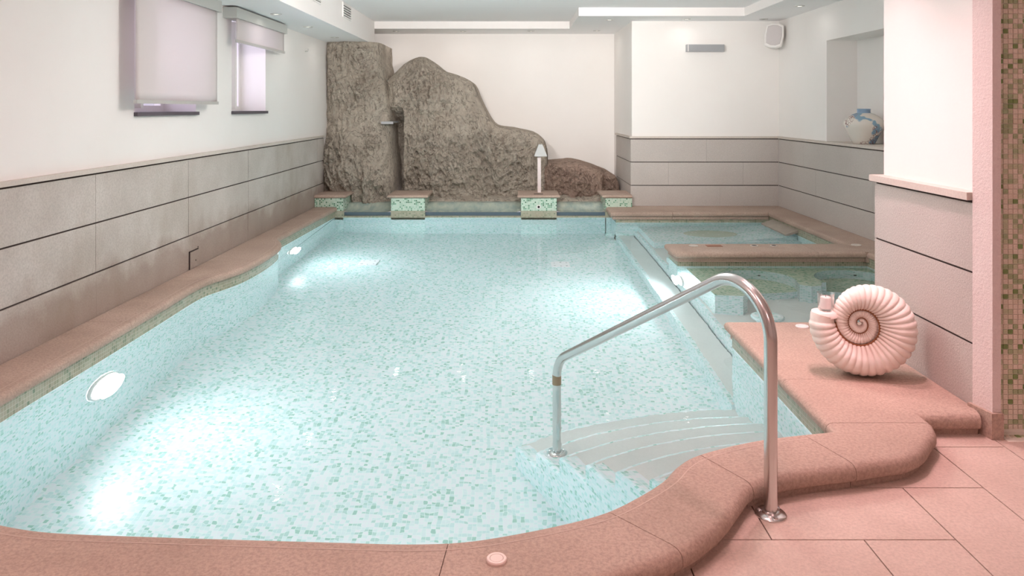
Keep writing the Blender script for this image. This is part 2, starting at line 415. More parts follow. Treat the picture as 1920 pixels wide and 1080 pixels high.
# rock wall behind, alcove walls
wb = struct(empty('wall_back'), 'plain cream plaster wall behind the rocks', 'wall')
MB().box(-2.8, 1.53, YB, YB+.2, -.3, 2.6).build('plaster', M['plaster'], wb)
wa = struct(empty('wall_alcove'), 'cream alcove wall above three courses of grey stone', 'wall')
MB().box(1.512, 3.9, YA+.012, YA+.3, -.3, 2.6).box(1.512, 1.7, YA+.3, YB+.1, -.3, 2.6).build('plaster', M['plaster'], wa)
MB().box(1.506, XR, YA+.006, YA+.012, 0, .94).box(1.506, 1.512, YA+.012, 10.75, 0, .94).build('course_gap', M['gap'], wa)
for ci, (z0, z1) in enumerate(COURSE):
    xs = [[1.496, 2.62, XR], [1.496, 1.97, 2.91, XR], [1.496, 2.45, XR]][ci]
    for i in range(len(xs)-1):
        MB().box(xs[i]+.001, xs[i+1]-.001, YA-.004, YA+.011, z0, z1).build('stone_panel', M['panel2'], wa, bevel=.002, seg=1)
    MB().box(1.496, 1.511, YA+.012, 10.72, z0, z1).build('stone_panel', M['panel2'], wa, bevel=.002, seg=1)
MB().box(1.48, XR, YA-.018, YA+.012, .940, .966).box(1.48, 1.512, YA+.012, 10.75, .940, .966).build('ledge', M['cap'], wa)

wr = struct(empty('wall_right'), 'cream side wall of the alcove with a deep niche', 'wall')
NY0, NY1, NZ = 5.6, 8.0, 2.045
XW = XR + .012; XN = 3.70
b = MB(); b.box(XW, 4.0, 3.8, 9.45, -.3, .94); b.box(XW, 4.0, 3.8, 9.45, NZ, 2.6); b.box(XW, 4.0, NY1, 9.45, .94, NZ); b.box(XW, 4.0, 3.8, NY0, .94, NZ); b.box(XN, 4.0, NY0, NY1, .94, NZ)
b.build('plaster', M['plaster'], wr)
MB().box(XR+.006, XW, 3.9, YA, 0, .94).build('course_gap', M['gap'], wr)
for ci, (z0, z1) in enumerate(COURSE):
    yj = [[3.95, 5.9, 8.1, YA-.004], [3.95, 5.3, 6.95, 8.25, YA-.004], [3.95, 5.5, 7.4, 8.6, YA-.004]][ci]
    for i in range(len(yj)-1):
        MB().box(XR-.004, XR+.011, yj[i]+.001, yj[i+1]-.001, z0, z1).build('stone_panel', M['panel2'], wr, bevel=.002, seg=1)
MB().box(XR-.018, XW+.001, 3.95, YA-.02, .940, .966).box(XW, XN, NY0, NY1, .941, .966).build('ledge', M['cap'], wr)

# pier on the right with its stone facing
wp = struct(empty('wall_pier'), 'pink-lit plaster pier faced with rough stone below', 'wall')
MB().box(1.945, 3.9, 3.06, 3.905, -.3, 2.6).build('plaster', M['plaster'], wp)
MB().box(1.906, 1.945, 3.078, 3.905, 0, .94).build('course_gap', M['gap'], wp)
for ci, (z0, z1) in enumerate(COURSE):
    MB().box(1.90, 1.93, 3.082, 3.91, z0 - (.09 if ci == 0 else 0), z1).box(1.93, 1.96, 3.9, 3.91, z0, z1).build('stone_panel', M['panel2'], wp, bevel=.003, seg=1)
MB().box(1.878, 1.96, 3.084, 3.928, .940, .972).build('ledge', M['cap'], wp, bevel=.01, seg=3)
def prism(pl, z0, z1):
    b = MB(); poly_face(b, pl, z1); poly_face(b, pl, z0, False); n = len(pl)
    for k in range(n):
        p, q = pl[k], pl[(k+1) % n]; b.face([(p[0], p[1], z0), (q[0], q[1], z0), (q[0], q[1], z1), (p[0], p[1], z1)])
    return b
prism([(1.898, 3.078), (1.921, 2.985), (1.950, 2.985), (1.950, 3.078)], 0, 2.6).build('corner_strip', M['rough'], wp)
prism([(1.950, 2.985), (1.955, 2.985), (1.955, 3.078), (1.950, 3.078)], 0, 2.6).build('corner_edge', M['rough'], wp)
prism([(1.884, 3.09), (1.909, 2.970), (1.957, 2.970), (1.957, 3.09)], 0, .104).build('plinth', M['coping'], wp, bevel=.008)

# mosaic wall beside the pier: tiles one by one
wm = struct(empty('wall_mosaic'), 'wall of small beige and green glass mosaic tiles', 'wall')
GROUT = mat('mosaic_grout', (.93, .90, .80), .8)
MB().box(1.962, 3.9, 3.045, 3.06, 0, 2.6).build('grout', GROUT, wm)
TC = [(.88, .80, .66), (.80, .74, .58), (.62, .66, .44), (.44, .53, .30), (.24, .36, .13)]
def tile_mat(i, c):
    m = mat('glass_tile_%d' % i, c, .25); t = NT(m); t.color(t.mix(t.ramp(t.noise(t.coord('Object'), 120, 3), [(.4, (0, 0, 0)), (.7, (.4,)*3)]), c, tuple(x*.6 for x in c))); return m
TM = [tile_mat(i, c) for i, c in enumerate(TC)]
def tile_mesh(m):
    h = .0088; b = MB(); b.box(-h, h, -.003, .002, -h, h); return b.mesh('tile', m)
TMESH = [tile_mesh(m) for m in TM]
def pick(): return random.choices(range(5), [34, 20, 22, 15, 9])[0]
rest = MB()
for r in range(100):
    for c in range(24):
        k = pick(); x, z = 1.960 + .0202*c + .0101, .012 + .0204*r + .0102
        if 1 <= c < 6 and r < 60:
            o = link(bpy.data.objects.new('tile', TMESH[k]), wm); o.location = (x, 3.044, z)
        else: rest.box(x-.0088, x+.0088, 3.041, 3.046, z-.0088, z+.0088, k)
o = rest.build('upper_tiles', TM, wm); o['kind'] = 'stuff'
b = MB()
ft = empty('floor_mosaic_strip', (1.96, 2.93, 0)); struct(ft, 'strip of mosaic tiles on the floor at the mosaic wall foot', 'tile strip')
MB().box(1.965, 2.9, 2.955, 3.045, -.03, .001).build('grout_bed', GROUT, ft).location = (-1.96, -2.93, 0)
for i in range(18):
    o = link(bpy.data.objects.new('tile', TMESH[[0, 1, 4, 2, 0, 1][i % 6]]), ft); o.rotation_euler = (R(90), 0, 0); o.location = (1.99 + .021*i - 1.96, 3.00 - 2.93, .002)

# unseen enclosing walls of the entrance end
wf = struct(empty('wall_front')); MB().box(-2.8, 4.0, -2.7, -2.5, -.3, 2.6).build('plaster', M['plaster'], wf)
ws = struct(empty('wall_side')); MB().box(3.9, 4.1, -2.7, 3.06, -.3, 2.6).build('plaster', M['plaster'], ws)

# ------------------------------------------------------------------ pool basin
pool = struct(empty('pool_basin'), 'pool basin lined with pale mint mosaic tiles', 'pool')
Y2 = 9.29; XS = 1.235; XF, YF, YK = 3.055, 4.25, 8.88
b = MB(); wl_ = [tuple(p) for p in WALL]
s = 0; L = [0]
for i in range(1, len(wl_)): s += math.dist(wl_[i], wl_[i-1]); L.append(s)
def wallstrip(mb, path, zs, mats, Ls=None):
    if Ls is None:
        Ls = [0]
        for i in range(1, len(path)): Ls.append(Ls[-1] + math.dist(path[i], path[i-1]))
    for k in range(len(zs)-1):
        P = [[(x, y, z) for (x, y) in path] for z in (zs[k], zs[k+1])]
        U = [[(l, z) for l in Ls] for z in (zs[k], zs[k+1])]
        mb.grid(P, mats[k], U, flip=False)
zs3 = [ZF, ZW, .05]
wallstrip(b, wl_, zs3, [0, 1], L)
wallstrip(b, [(1.253, 2.86), (1.253, YF), (XF, YF)], zs3, [0, 1])
wallstrip(b, [(XF, YF), (XF, YK), (XS, YK), (XS, Y2), (1.16, Y2)], zs3, [0, 1])
wallstrip(b, [(1.17, Y2), (-2.25, Y2)], [ZF, ZW - .005], [0])
b.build('pool_wall', [M['pool'], M['band']], pool)
MB().box(-2.5, XS, 1.9, 9.4, ZF-.05, ZF).build('pool_floor', M['pool'], pool)
b = MB(); b.box(XS, 1.44, YF-.05, 9.0, ZF-.05, -.86)
o = b.build('ledge_step', [M['pool'], M['tread']], pool)
for p in o.data.polygons:
    if p.normal.z > .9: p.material_index = 1
# tile nosing on the ledge
MB().box(XS-.001, XS+.03, YF-.02, 8.9, -.88, -.859).build('nosing', M['pool'], pool)
o = MB().box(1.45, XF+.02, YF-.05, 9.0, ZF-.05, -.62).build('spa_floor', [M['pool'], M['tread']], pool)
for p in o.data.polygons:
    if p.normal.z > .9: p.material_index = 1
MB().box(1.449, 1.48, YF-.02, 8.9, -.64, -.619).build('nosing', M['pool'], pool)
# divider wall below its coping
MB().box(1.425, XF+.02, 6.43, 6.79, -.63, ZW).build('divider_wall', M['pool'], pool, bevel=.03, seg=3)
MB().box(1.427, XF+.02, 6.432, 6.788, ZW, .05).build('divider_band', M['band'], pool, bevel=.03, seg=3)

# water
wm_ = MB()
poly_face(wm_, [tuple(p) for p in offset(LIP, -.02)] + [(1.245, 2.87), (1.245, YF+.005), (3.05, YF+.005), (3.05, YK-.005), (XS-.005, YK-.005), (XS-.005, Y2-.002), (-2.2, Y2-.002)], ZW)
struct(wm_.build('pool_water', M['water']), 'clear still pool water over mint mosaic', 'water')

# ------------------------------------------------------------------ entry steps
steps = tag(empty('pool_steps', (.6, 3.2, ZF)), 'curved underwater entry steps with mosaic edges at handrail', 'steps')
def inv(o): o.location = tuple(-c for c in o.parent.location); return o
SZ = [-.92, -.76, -.60, -.44, -.28, -.12]
base = [(.016, 3.841), (.20, 3.955), (.406, 4.055), (.713, 4.155), (1.024, 4.21), (1.25, 4.225)]
for i, z in enumerate(SZ):
    L0 = np.array((.016 + .1008*i, 3.841 - .2035*i)); R0 = np.array((1.253, 4.225 - .233*i))
    bl = np.array(base[0]); br = np.array(base[-1])
    ctl = []
    for p in base:
        t = (p[0]-bl[0])/(br[0]-bl[0]); lin = bl[1] + (br[1]-bl[1])*t
        x = L0[0] + (R0[0]-L0[0])*t; ctl.append((x, L0[1] + (R0[1]-L0[1])*t + (p[1]-lin)*(R0[0]-L0[0])/(br[0]-bl[0])))
    nose = spline(ctl, .05)
    back = [(1.253, 2.75), (L0[0] + .1008*(6.5 - 0) - .1008*0, 2.7)]
    xe = L0[0] + (L0[1] - 2.45)*.1008/.2035
    poly = [tuple(p) for p in nose] + [(1.253, 2.45), (xe, 2.45)]
    mb = MB(); zb = ZF if i == 0 else SZ[i-1] - .02
    def ring(ins, zz):
        P = np.array(poly); n = len(P); out = []
        nn = len(nose)
        c = P.copy()
        # pull nose edge inwards and left side inwards
        off = offset(nose, -ins)
        c[:nn] = off; c[0] += np.array((ins*.9, ins*.2)); c[-1] += np.array((ins, 0))
        return [(x, y, zz) for x, y in c]
    rings = [ring(0, zb), ring(0, z-.022), ring(.007, z-.006), ring(.022, z)]
    Ls = [0]
    for k in range(1, len(poly)+1): Ls.append(Ls[-1] + math.dist(poly[k % len(poly)], poly[k-1]))
    for a in range(3):
        A, B = rings[a], rings[a+1]; zz = [A[0][2], B[0][2] + (.02 if a == 2 else 0)]
        for k in range(len(poly)):
            k2 = (k+1) % len(poly)
            mb.face([A[k2], A[k], B[k], B[k2]], [(Ls[k+1], zz[0]), (Ls[k], zz[0]), (Ls[k], zz[1]), (Ls[k+1], zz[1])], 0)
    # tiled side border, then smooth tread
    top = [(p[0], p[1]) for p in rings[3]]
    nn = len(nose); bx = .075
    inner = [tuple(np.array(p) + np.array((bx, -.004))) if k == 0 else p for k, p in enumerate(top)]
    bq = [top[0], (top[0][0]+bx, top[0][1]+.035), (top[-1][0]+bx, top[-1][1]), top[-1]]
    mb.face([(x, y, z) for x, y in top[::-1]], [(x, y) for x, y in top[::-1]], 1)
    st = inv(mb.build('step', [M['pool'], M['tread']], steps))
    sb = MB(); sb.face([(x, y, z+.0015) for x, y in [top[0], top[-1], (top[-1][0]+.045, top[-1][1]), (top[0][0]+.045, top[0][1]+.018)]], [(y*1.1, x + .449*y) for x, y in [top[0], top[-1], (top[-1][0]+.045, top[-1][1]), (top[0][0]+.045, top[0][1]+.018)]])
    so = sb.build('tile_border', M['pool'], st)

# ------------------------------------------------------------------ coping stones
ZL = [0.0, .02, .032, .045, .064, .077, .085, .0885, .09]
PROF = {'o': [.028, .028, .008, 0, 0, .006, .016, .028, .042], 'i': [.03, .03, .03, .004, 0, .005, .013, .022, .032], 'f': [.0012]*9}
def coping_stone(poly, flags, parent, name='coping_stone', zoff=0.0, zl=ZL, m=None, prof=PROF):
    """poly CCW; flags[k] is the profile of edge k -> k+1"""
    P = [np.array(p, float) for p in poly]; n = len(P)
    if sum(P[i][0]*P[(i+1) % n][1] - P[(i+1) % n][0]*P[i][1] for i in range(n)) < 0:
        P = P[::-1]; flags = [flags[(n-2-i) % n] for i in range(n)]
    nrm = []
    for k in range(n):
        e = P[(k+1) % n] - P[k]; e /= np.linalg.norm(e); nrm.append(np.array((-e[1], e[0])))
    rings = []
    for j, z in enumerate(zl):
        ring = []
        for k in range(n):
            a, c = nrm[k-1], nrm[k]; da, dc = prof[flags[k-1]][j], prof[flags[k]][j]
            det = a[0]*c[1] - a[1]*c[0]
            if abs(det) < .08: d = (a*da + c*dc) / 2 if flags[k-1] == flags[k] else (a*da + c*dc)/2
            else: d = np.array(((da*c[1] - dc*a[1])/det, (a[0]*dc - c[0]*da)/det))
            ring.append((P[k][0]+d[0], P[k][1]+d[1], z + zoff))
        rings.append(ring)
    mb = MB(); mb.grid(rings, closeu=True); mb.face(rings[-1]); mb.face(rings[0][::-1])
    import bmesh
    o = mb.build(name, m or M['coping'], parent, merge=1e-5, autosmooth=True)
    return o

def path_between(path, i0, i1): return [tuple(p) for p in path[i0:i1+1]]
def idx(x, y): return int(np.argmin((LIP[:, 0]-x)**2 + (LIP[:, 1]-y)**2))
def strip_stones(root, joints, outer_fn, oflag):
    for a, c in zip(joints[:-1], joints[1:]):
        inn = path_between(LIP, a, c); out = [outer_fn(k) for k in range(a, c+1)]
        poly = inn + out[::-1]
        fl = ['i']*(len(inn)-1) + ['f'] + [oflag]*(len(out)-1) + ['f']
        coping_stone(poly, fl, root)
        rb = MB(); A = offset(LIP, -.050)[a:c+1]; B = offset(LIP, -.054)[a:c+1]
        rb.grid([[(x, y, .0906) for x, y in B], [(x, y, .0906) for x, y in A]])
        rb.build('inlay_line', M['inlay'], root)
left_c = tag(empty('pool_coping'), 'brown stone coping shelf along the window wall', 'coping')
i3 = idx(-2.15, 2.9)
strip_stones(left_c, [0, idx(-2.2, 8.3), idx(-2.222, 7.1), idx(-2.19, 5.45), idx(-2.19, 4.3), i3], lambda k: (-2.452, max(LIP[k][1], 2.9)), 'f')
near_c = tag(empty('pool_coping'), 'curved pink stone coping across the near end of pool', 'coping')
NO = offset(LIP, -.278); NO[:, 0] = np.maximum(NO[:, 0], -2.452)
OUT = spline([(-2.452, 2.6), (-2.3, 2.3), (-1.95, 2.04), (-1.53, 1.95), (-.96, 1.885), (-.48, 1.855), (-.2, 1.85), (.02, 1.88), (.20, 1.935), (.38, 2.02), (.52, 2.11), (.64, 2.235), (.71, 2.335), (.79, 2.44),
              (.93, 2.508), (1.05, 2.541), (1.187, 2.571)], .03)
jn = [i3, idx(-1.53, 2.228), idx(-.19, 2.13), idx(.282, 2.285), idx(.665, 2.675), idx(1.105, 2.835)]
# outer joint points on OUT
def near_out(p):
    return int(np.argmin((OUT[:, 0]-p[0])**2 + (OUT[:, 1]-p[1])**2))
oj = [0, near_out((-1.55, 1.95)), near_out((-.20, 1.85)), near_out((.47, 2.075)), near_out((.80, 2.445)), len(OUT)-1]
for k in range(len(jn)-1):
    inn = path_between(LIP, jn[k], jn[k+1]); out = [tuple(p) for p in OUT[oj[k]:oj[k+1]+1]]
    if k == 0: out = [(-2.452, 2.9)] + out
    fl = ['i']*(len(inn)-1) + ['f'] + ['o']*(len(out)-1) + ['f']
    coping_stone(inn + out[::-1], fl, near_c)
    rb = MB(); A = offset(LIP, -.050)[jn[k]:jn[k+1]+1]; B = offset(LIP, -.054)[jn[k]:jn[k+1]+1]
    rb.grid([[(x, y, .0906) for x, y in B], [(x, y, .0906) for x, y in A]]); rb.build('inlay_line', M['inlay'], near_c)
# corner stone
inn = path_between(LIP, jn[-1], len(LIP)-1) + [(1.225, 2.92)]
out = [tuple(p) for p in spline([(1.187, 2.571), (1.30, 2.603), (1.39, 2.628), (1.485, 2.69), (1.55, 2.765), (1.615, 2.84), (1.648, 2.92)], .03)]
coping_stone(inn + out[::-1], ['i']*(len(inn)-1) + ['f'] + ['o']*(len(out)-1) + ['f'], near_c)
# deck by the pier
deck = tag(empty('pool_deck'), 'pink stone deck corner beside the pier carrying the shell', 'deck')
coping_stone([(1.225, 2.92), (1.648, 2.92), (1.648, 2.995), (1.884, 2.995), (1.898, 3.09), (1.898, 3.39), (1.225, 3.39)], ['f', 'o', 'o', 'f', 'f', 'f', 'i'], deck, 'deck_stone')
coping_stone([(1.225, 3.39), (1.898, 3.39), (1.898, 3.915), (3.35, 3.915), (3.35, 4.318), (1.225, 4.318)], ['f', 'f', 'f', 'f', 'i', 'i'], deck, 'deck_stone')
MB().box(1.30, 1.88, 3.06, 4.2, -.3, .001).build('deck_core', M['concrete'], deck)
MB().box(XP, 3.35, 3.92, 4.24, -.3, .0).build('deck_core', M['concrete'], deck)
alc = tag(empty('pool_coping'), 'brown stone coping along the alcove back and side walls', 'coping')
xs = [1.165, 1.72, 2.5, 3.03]
coping_stone([(1.165, 8.83), (1.9, 8.83), (1.9, 9.405), (1.165, 9.405)], ['i', 'f', 'f', 'i'], alc)
coping_stone([(1.9, 8.83), (3.03, 8.83), (3.355, 9.405), (1.9, 9.405)], ['i', 'f', 'f', 'f'], alc)
coping_stone([(3.03, 8.83), (3.03, 6.80), (3.355, 6.80), (3.355, 9.405)], ['i', 'f', 'f', 'f'], alc)
coping_stone([(3.03, 6.80), (3.03, 6.38), (3.355, 6.38), (3.355, 6.80)], ['f', 'f', 'f', 'f'], alc)
coping_stone([(3.03, 6.38), (3.03, 4.33), (3.355, 4.33), (3.355, 6.38)], ['i', 'f', 'f', 'f'], alc)
MB().box(3.08, 3.36, 4.3, 9.0, -1.1, .001).box(1.3, 3.36, 8.9, 9.41, -1.1, .001).build('coping_core', M['concrete'], alc)
div = tag(empty('divider_coping'), 'brown stone coping bar dividing the spa from the pool', 'coping')
coping_stone([(1.385, 6.44), (1.40, 6.40), (1.44, 6.38), (2.62, 6.38), (2.62, 6.80), (1.385, 6.80)], ['i', 'i', 'i', 'f', 'i', 'i'], div)
coping_stone([(2.62, 6.38), (3.03, 6.38), (3.03, 6.80), (2.62, 6.80)], ['i', 'f', 'i', 'f'], div)

# ------------------------------------------------------------------ spa fittings under water
bench = tag(empty('spa_bench', (2.2, 6.1, -.62)), 'underwater spa bench with two scooped round seats', 'bench')
def arc(cx, cy, r, a0, a1, n=18): return [(cx + r*math.cos(R(a0 + (a1-a0)*k/n)), cy + r*math.sin(R(a0 + (a1-a0)*k/n))) for k in range(n+1)]
front = [(1.50, 5.52), (1.70, 5.49), (1.755, 5.56)] + arc(1.97, 6.04, .315, 213, -22, 24) + [(2.25, 5.84), (2.32, 5.78), (2.40, 5.80), (2.45, 5.90)] + arc(2.78, 6.04, .315, 203, -20, 24) + [(XF, 5.85)]
top = front + [(XF, 6.44), (1.50, 6.44)]
mb = MB(); wallstrip(mb, [(1.50, 6.44)] + front[:], [-.63, -.12], [0])
poly_face(mb, top, -.12, True, 1)
inv(mb.build('bench_rim', [M['pool'], M['seatm']], bench))
for cx in (1.97, 2.78):
    fr = arc(cx, 6.04, .325, 205, 335, 14)
    pl = [(cx-.33, 6.38), (cx-.33, 5.95)] + [(cx-.2, 5.90), (cx, 5.875), (cx+.2, 5.90)] + [(cx+.33, 5.95), (cx+.33, 6.38)]
    mb = MB(); poly_face(mb, pl, -.43, True, 1); wallstrip(mb, pl[1:6], [-.63, -.43], [0])
    inv(mb.build('seat', [M['pool'], M['seatm']], bench))
    for (jx, jy, jz) in ((cx+.12, 6.325, -.28), (cx-.02, 5.875, -.53)):
        mb = MB(); mb.lathe([(.0, .012), (.012, .012), (.012, .0)], 12)
        o = mb.build('jet', M['black'], bench); o.rotation_euler = (R(90), 0, 0); o.location = (jx-2.2, jy-.005-6.1, jz+.62)
stool = tag(empty('spa_stool', (1.765, 5.16, -.62)), 'round mosaic underwater stool behind the deck corner', 'stool')
mb = MB(); mb.lathe([(.07, 0), (.07, .2), (.10, .24), (.112, .27), (.112, .30), (.104, .318), (.085, .325)], 28); mb.disc((0, 0), .085, .325, 28)
mb.uv = [[(math.atan2(mb.v[i][1], mb.v[i][0])*.11 if mb.v[i][2] < .31 else mb.v[i][0], mb.v[i][2] if mb.v[i][2] < .31 else mb.v[i][1]) for i in f] for f in mb.f]
mb.build('stool_body', M['pool'], stool)
lo = tag(empty('spa_lounger', (2.2, 8.0, -.62)), 'underwater lounger platform with oval bubble panel in spa', 'lounger')
mb = MB(); mb.box(1.5, XF, 7.88, 8.885, -.63, -.33)
inv(mb.build('platform', M['pool'], lo))
mb = MB(); q = [(2.48, 7.98, -.33), (3.05, 7.98, -.10), (3.05, 8.88, -.10), (2.62, 8.88, -.33)]
mb.face(q, [(p[0], p[1]) for p in q]); mb.face([(2.48, 7.98, -.33), (3.05, 7.98, -.33), (3.05, 7.98, -.10)], [(2.48, -.33), (3.05, -.33), (3.05, -.10)])
inv(mb.build('sloping_backrest', M['pool'], lo))
mb = MB(); mb.lathe([(.0, .004), (.9, .004), (1, .0)], 32); o = mb.build('oval_panel', M['seatm'], lo); o.scale = (.30, .22, 1); o.location = (.03, .40, .29)
for k in range(14):
    mb = MB().lathe([(.0, .006), (.011, .005), (.013, 0)], 10); o = mb.build('air_nozzle', M['white'], lo)
    o.location = (-.42 + .088*(k % 10) + (.04 if k > 9 else 0) , .40 + (.07 if k % 2 else -.06) + .02*math.sin(k), .296)
mb = MB(); inv(tag(empty('tmp'), 'x', 'x') and mb.box(1.5, XF, 6.78, 7.25, -.63, -.42).build('low_ledge', M['pool'], lo))
bpy.data.objects.remove(bpy.data.objects['tmp'])

# ------------------------------------------------------------------ pillars, spillways, rocks at the back
PILL = [(-2.455, -2.10, 'mosaic pillar with stone cap in the window wall corner'), (-1.506, -1.085, 'stone capped mosaic pillar between the two left spillways'),
        (.113, .555, 'mosaic pillar carrying the hooded post'), (1.165, 1.495, 'mosaic pillar with stone cap beside the alcove coping')]
def zprof(z0, z1):
    h = z1 - z0; return [z0, z0+h*.1, z0+h*.25, z0+h*.4, z0+h*.6, z0+h*.78, z0+h*.9, z0+h*.97, z1]
CPROF = {'i': [.04, .03, .012, .002, 0, .003, .008, .014, .022], 'f': [.001]*9}
for i, (x0, x1, lab) in enumerate(PILL):
    t = tag(empty('mosaic_pillar', ((x0+x1)/2, 9.5, ZW)), lab, 'pillar', 'mosaic pillars of the spillway wall')
    y0 = Y2 if i < 3 else 9.30
    inv(MB().box(x0, x1, y0, 9.80, -.2, .20).build('shaft', M['pillar'], t))
    cx0, cx1 = x0 - (.045 if i > 0 else 0), x1 + (.045 if i < 3 else 0)
    fl = ['i', 'i' if i < 3 else 'f', 'i', 'i' if i > 0 else 'f']
    inv(coping_stone([(cx0, y0-.03), (cx1, y0-.03), (cx1, 9.84), (cx0, 9.84)], fl, t, 'cap', 0, zprof(.195, .24), None, CPROF))
    inv(MB().box(x0-.002, x1+.002, y0-.003, 9.7, ZW-.01, .045).build('stained_band', M['band'], t))
jr = tag(empty('wall_jet', (.332, Y2, .092)), 'small round water jet on pillar below the hooded post', 'jet')
o = MB().lathe([(.026, 0), (.026, .006), (.016, .008), (.014, .002)], 24).build('ring', M['white'], jr, smooth=True); o.rotation_euler = (R(90), 0, 0); o.location = (0, 0, 0)
o = MB().lathe([(.0, .004), (.015, .004)], 20).build('hole', M['black'], jr); o.rotation_euler = (R(90), 0, 0)

spillm = mat('wet_glazed_weir', (.20, .27, .235), .12); _t = NT(spillm); _o = _t.coord('Object')
_t.color(_t.mix(_t.ramp(_t.noise(_t.mapping(_o, (6, 3, 3)), 2, 5), [(.35, (0, 0, 0)), (.7, (1, 1, 1))]), (.33, .43, .40), (.55, .62, .52))); _t.bump(_t.noise(_t.mapping(_o, (30, 4, 4)), 1, 3), .25, .02)
slotm = mat('spillway_slot', (.10, .15, .19), .15)
for (x0, x1, lab) in [(-2.10, -1.506, 'short wet spillway in front of the tall rock column'), (-1.085, .113, 'wide wet spillway in front of the big rock'), (.555, 1.165, 'short wet spillway in front of the low reddish rock')]:
    t = tag(empty('spillway', ((x0+x1)/2, 9.5, 0)), lab, 'spillway', 'spillways between the mosaic pillars')
    prof = [(9.82, .098), (9.70, .10), (9.66, .097), (9.60, .075), (9.53, .048), (9.46, .030), (9.40, .020), (9.36, .016)]
    n = 40; P = []; w = x1 - x0
    for k, (y, z) in enumerate(prof):
        row = []
        for j in range(n+1):
            u = j/n*w; d = min(u, w-u); e = max(0, 1 - d/.10)**2 * (k/7.0)
            row.append((x0 + u, y, z + .018*e))
        P.append(row)
    inv(MB().grid(P, flip=True).build('weir_sheet', spillm, t, smooth=True))
    inv(MB().box(x0+.002, x1-.002, 9.34, 9.37, -.02, .018).build('slot', slotm, t))
    inv(MB().box(x0+.002, x1-.002, 9.293, 9.36, -.12, -.022).build('front_lip', M['band'], t))

def px(x, y, Y): return ((x-960)/1400*Y, 1.32 - (y-203)/1400*Y)
def rock(name, label, outline, Ys, Yb, depthfn, nz, nu, m, amp, seed, cols=False):
    """relief boulder bulging from the wall. outline: rows of (py, pxl, pxr), or with cols a list of (px, pytop) over a base at py 392"""
    v = np.linspace(0, 1, nz); u = np.linspace(0, 1, nu)
    if cols:
        ox = np.array([px(p[0], 0, Ys)[0] for p in outline]); oz = np.array([px(0, p[1], Ys)[1] for p in outline])
        xx = ox[0] + (ox[-1]-ox[0])*(u + .10*np.sin(2*np.pi*u)/np.pi/-1.0)
        top = np.interp(xx, ox, oz); k = np.array([1, 2, 3, 2, 1.])/9; top = np.convolve(np.pad(top, 2, 'edge'), k, 'valid')
        top += .010*fbm(xx*4, xx*0+seed, xx*0, 4); zb = px(0, 392, Ys)[1]
        X = np.repeat(xx[None], nz, 0); Z = zb + (top - zb)[None]*v[:, None]
        X = X + .012*fbm(Z*3, Z*0+seed, Z*0, 3)*((2*u-1)**4)[None]
        bd = np.vstack([np.stack([xx, top], 1), np.stack([np.full(60, xx[-1]), np.linspace(zb, top[-1], 60)], 1), np.stack([np.full(60, xx[0]), np.linspace(zb, top[0], 60)], 1)])
    else:
        rz = np.array([px(0, r[0], Ys)[1] for r in outline]); xl = np.array([px(r[1], 0, Ys)[0] for r in outline]); xr = np.array([px(r[2], 0, Ys)[0] for r in outline])
        z = np.linspace(rz[0], rz[-1], nz); a, c = np.interp(z, rz, xl), np.interp(z, rz, xr)
        c = c + .015*fbm(z*3, z*0+seed+5, z*0, 4)
        X = a[:, None] + (c-a)[:, None]*u[None]; Z = np.repeat(z[:, None], nu, 1); zb = rz[0]
        bd = np.vstack([np.stack([a, z], 1), np.stack([c, z], 1)])
    D = np.full(X.shape, 9.0)
    for (a, c) in bd[::2]:
        if c > zb + .02: D = np.minimum(D, np.hypot(X-a, Z-c))
    dep = depthfn(X, Z, D); e = np.clip(D/.10, 0, 1)
    n1 = fbm(X*2.2, Z*1.6, X*0+seed, 4) * .09
    n2 = fbm(X*7, Z*4.5, X*0+seed+9, 5, .55, True) * .07
    patch = np.clip(fbm(X*1.7, Z*1.7, X*0+seed+21, 3)*1.6 + .6, .15, 1)
    n3 = (fbm(X*13+Z*5, Z*9-X*5, X*0+seed+3, 5, .62, True) * .085 + np.abs(fbm(X*9, Z*6+X*3, X*0+seed+13, 4, .6))*.07) * patch
    Y = Yb - dep - (n1 + n2 + n3*1.25)*amp*(.25 + .75*e)
    P = np.stack([X, Y, Z], 2); back = YB - .01
    L_ = P[:, :1].copy(); L_[:, :, 1] = back; R_ = P[:, -1:].copy(); R_[:, :, 1] = back
    P = np.concatenate([L_, P, R_], 1)
    T_ = P[-1:].copy(); T_[:, :, 1] = back; B_ = P[:1].copy(); B_[:, :, 1] = back
    P = np.concatenate([B_, P, T_], 0)
    t = tag(empty(name, (float(X.mean()), 10.3, .0)), label, 'rock')
    inv(MB().grid(P.tolist()).build('boulder', m, t, smooth=True))
    return t
rnd = lambda D, r: np.sqrt(np.clip(1 - (1 - np.clip(D/r, 0, 1))**2, 0, 1))
G = lambda X, Z, x, z, sx, sz: np.exp(-((X-x)/sx)**2 - ((Z-z)/sz)**2)
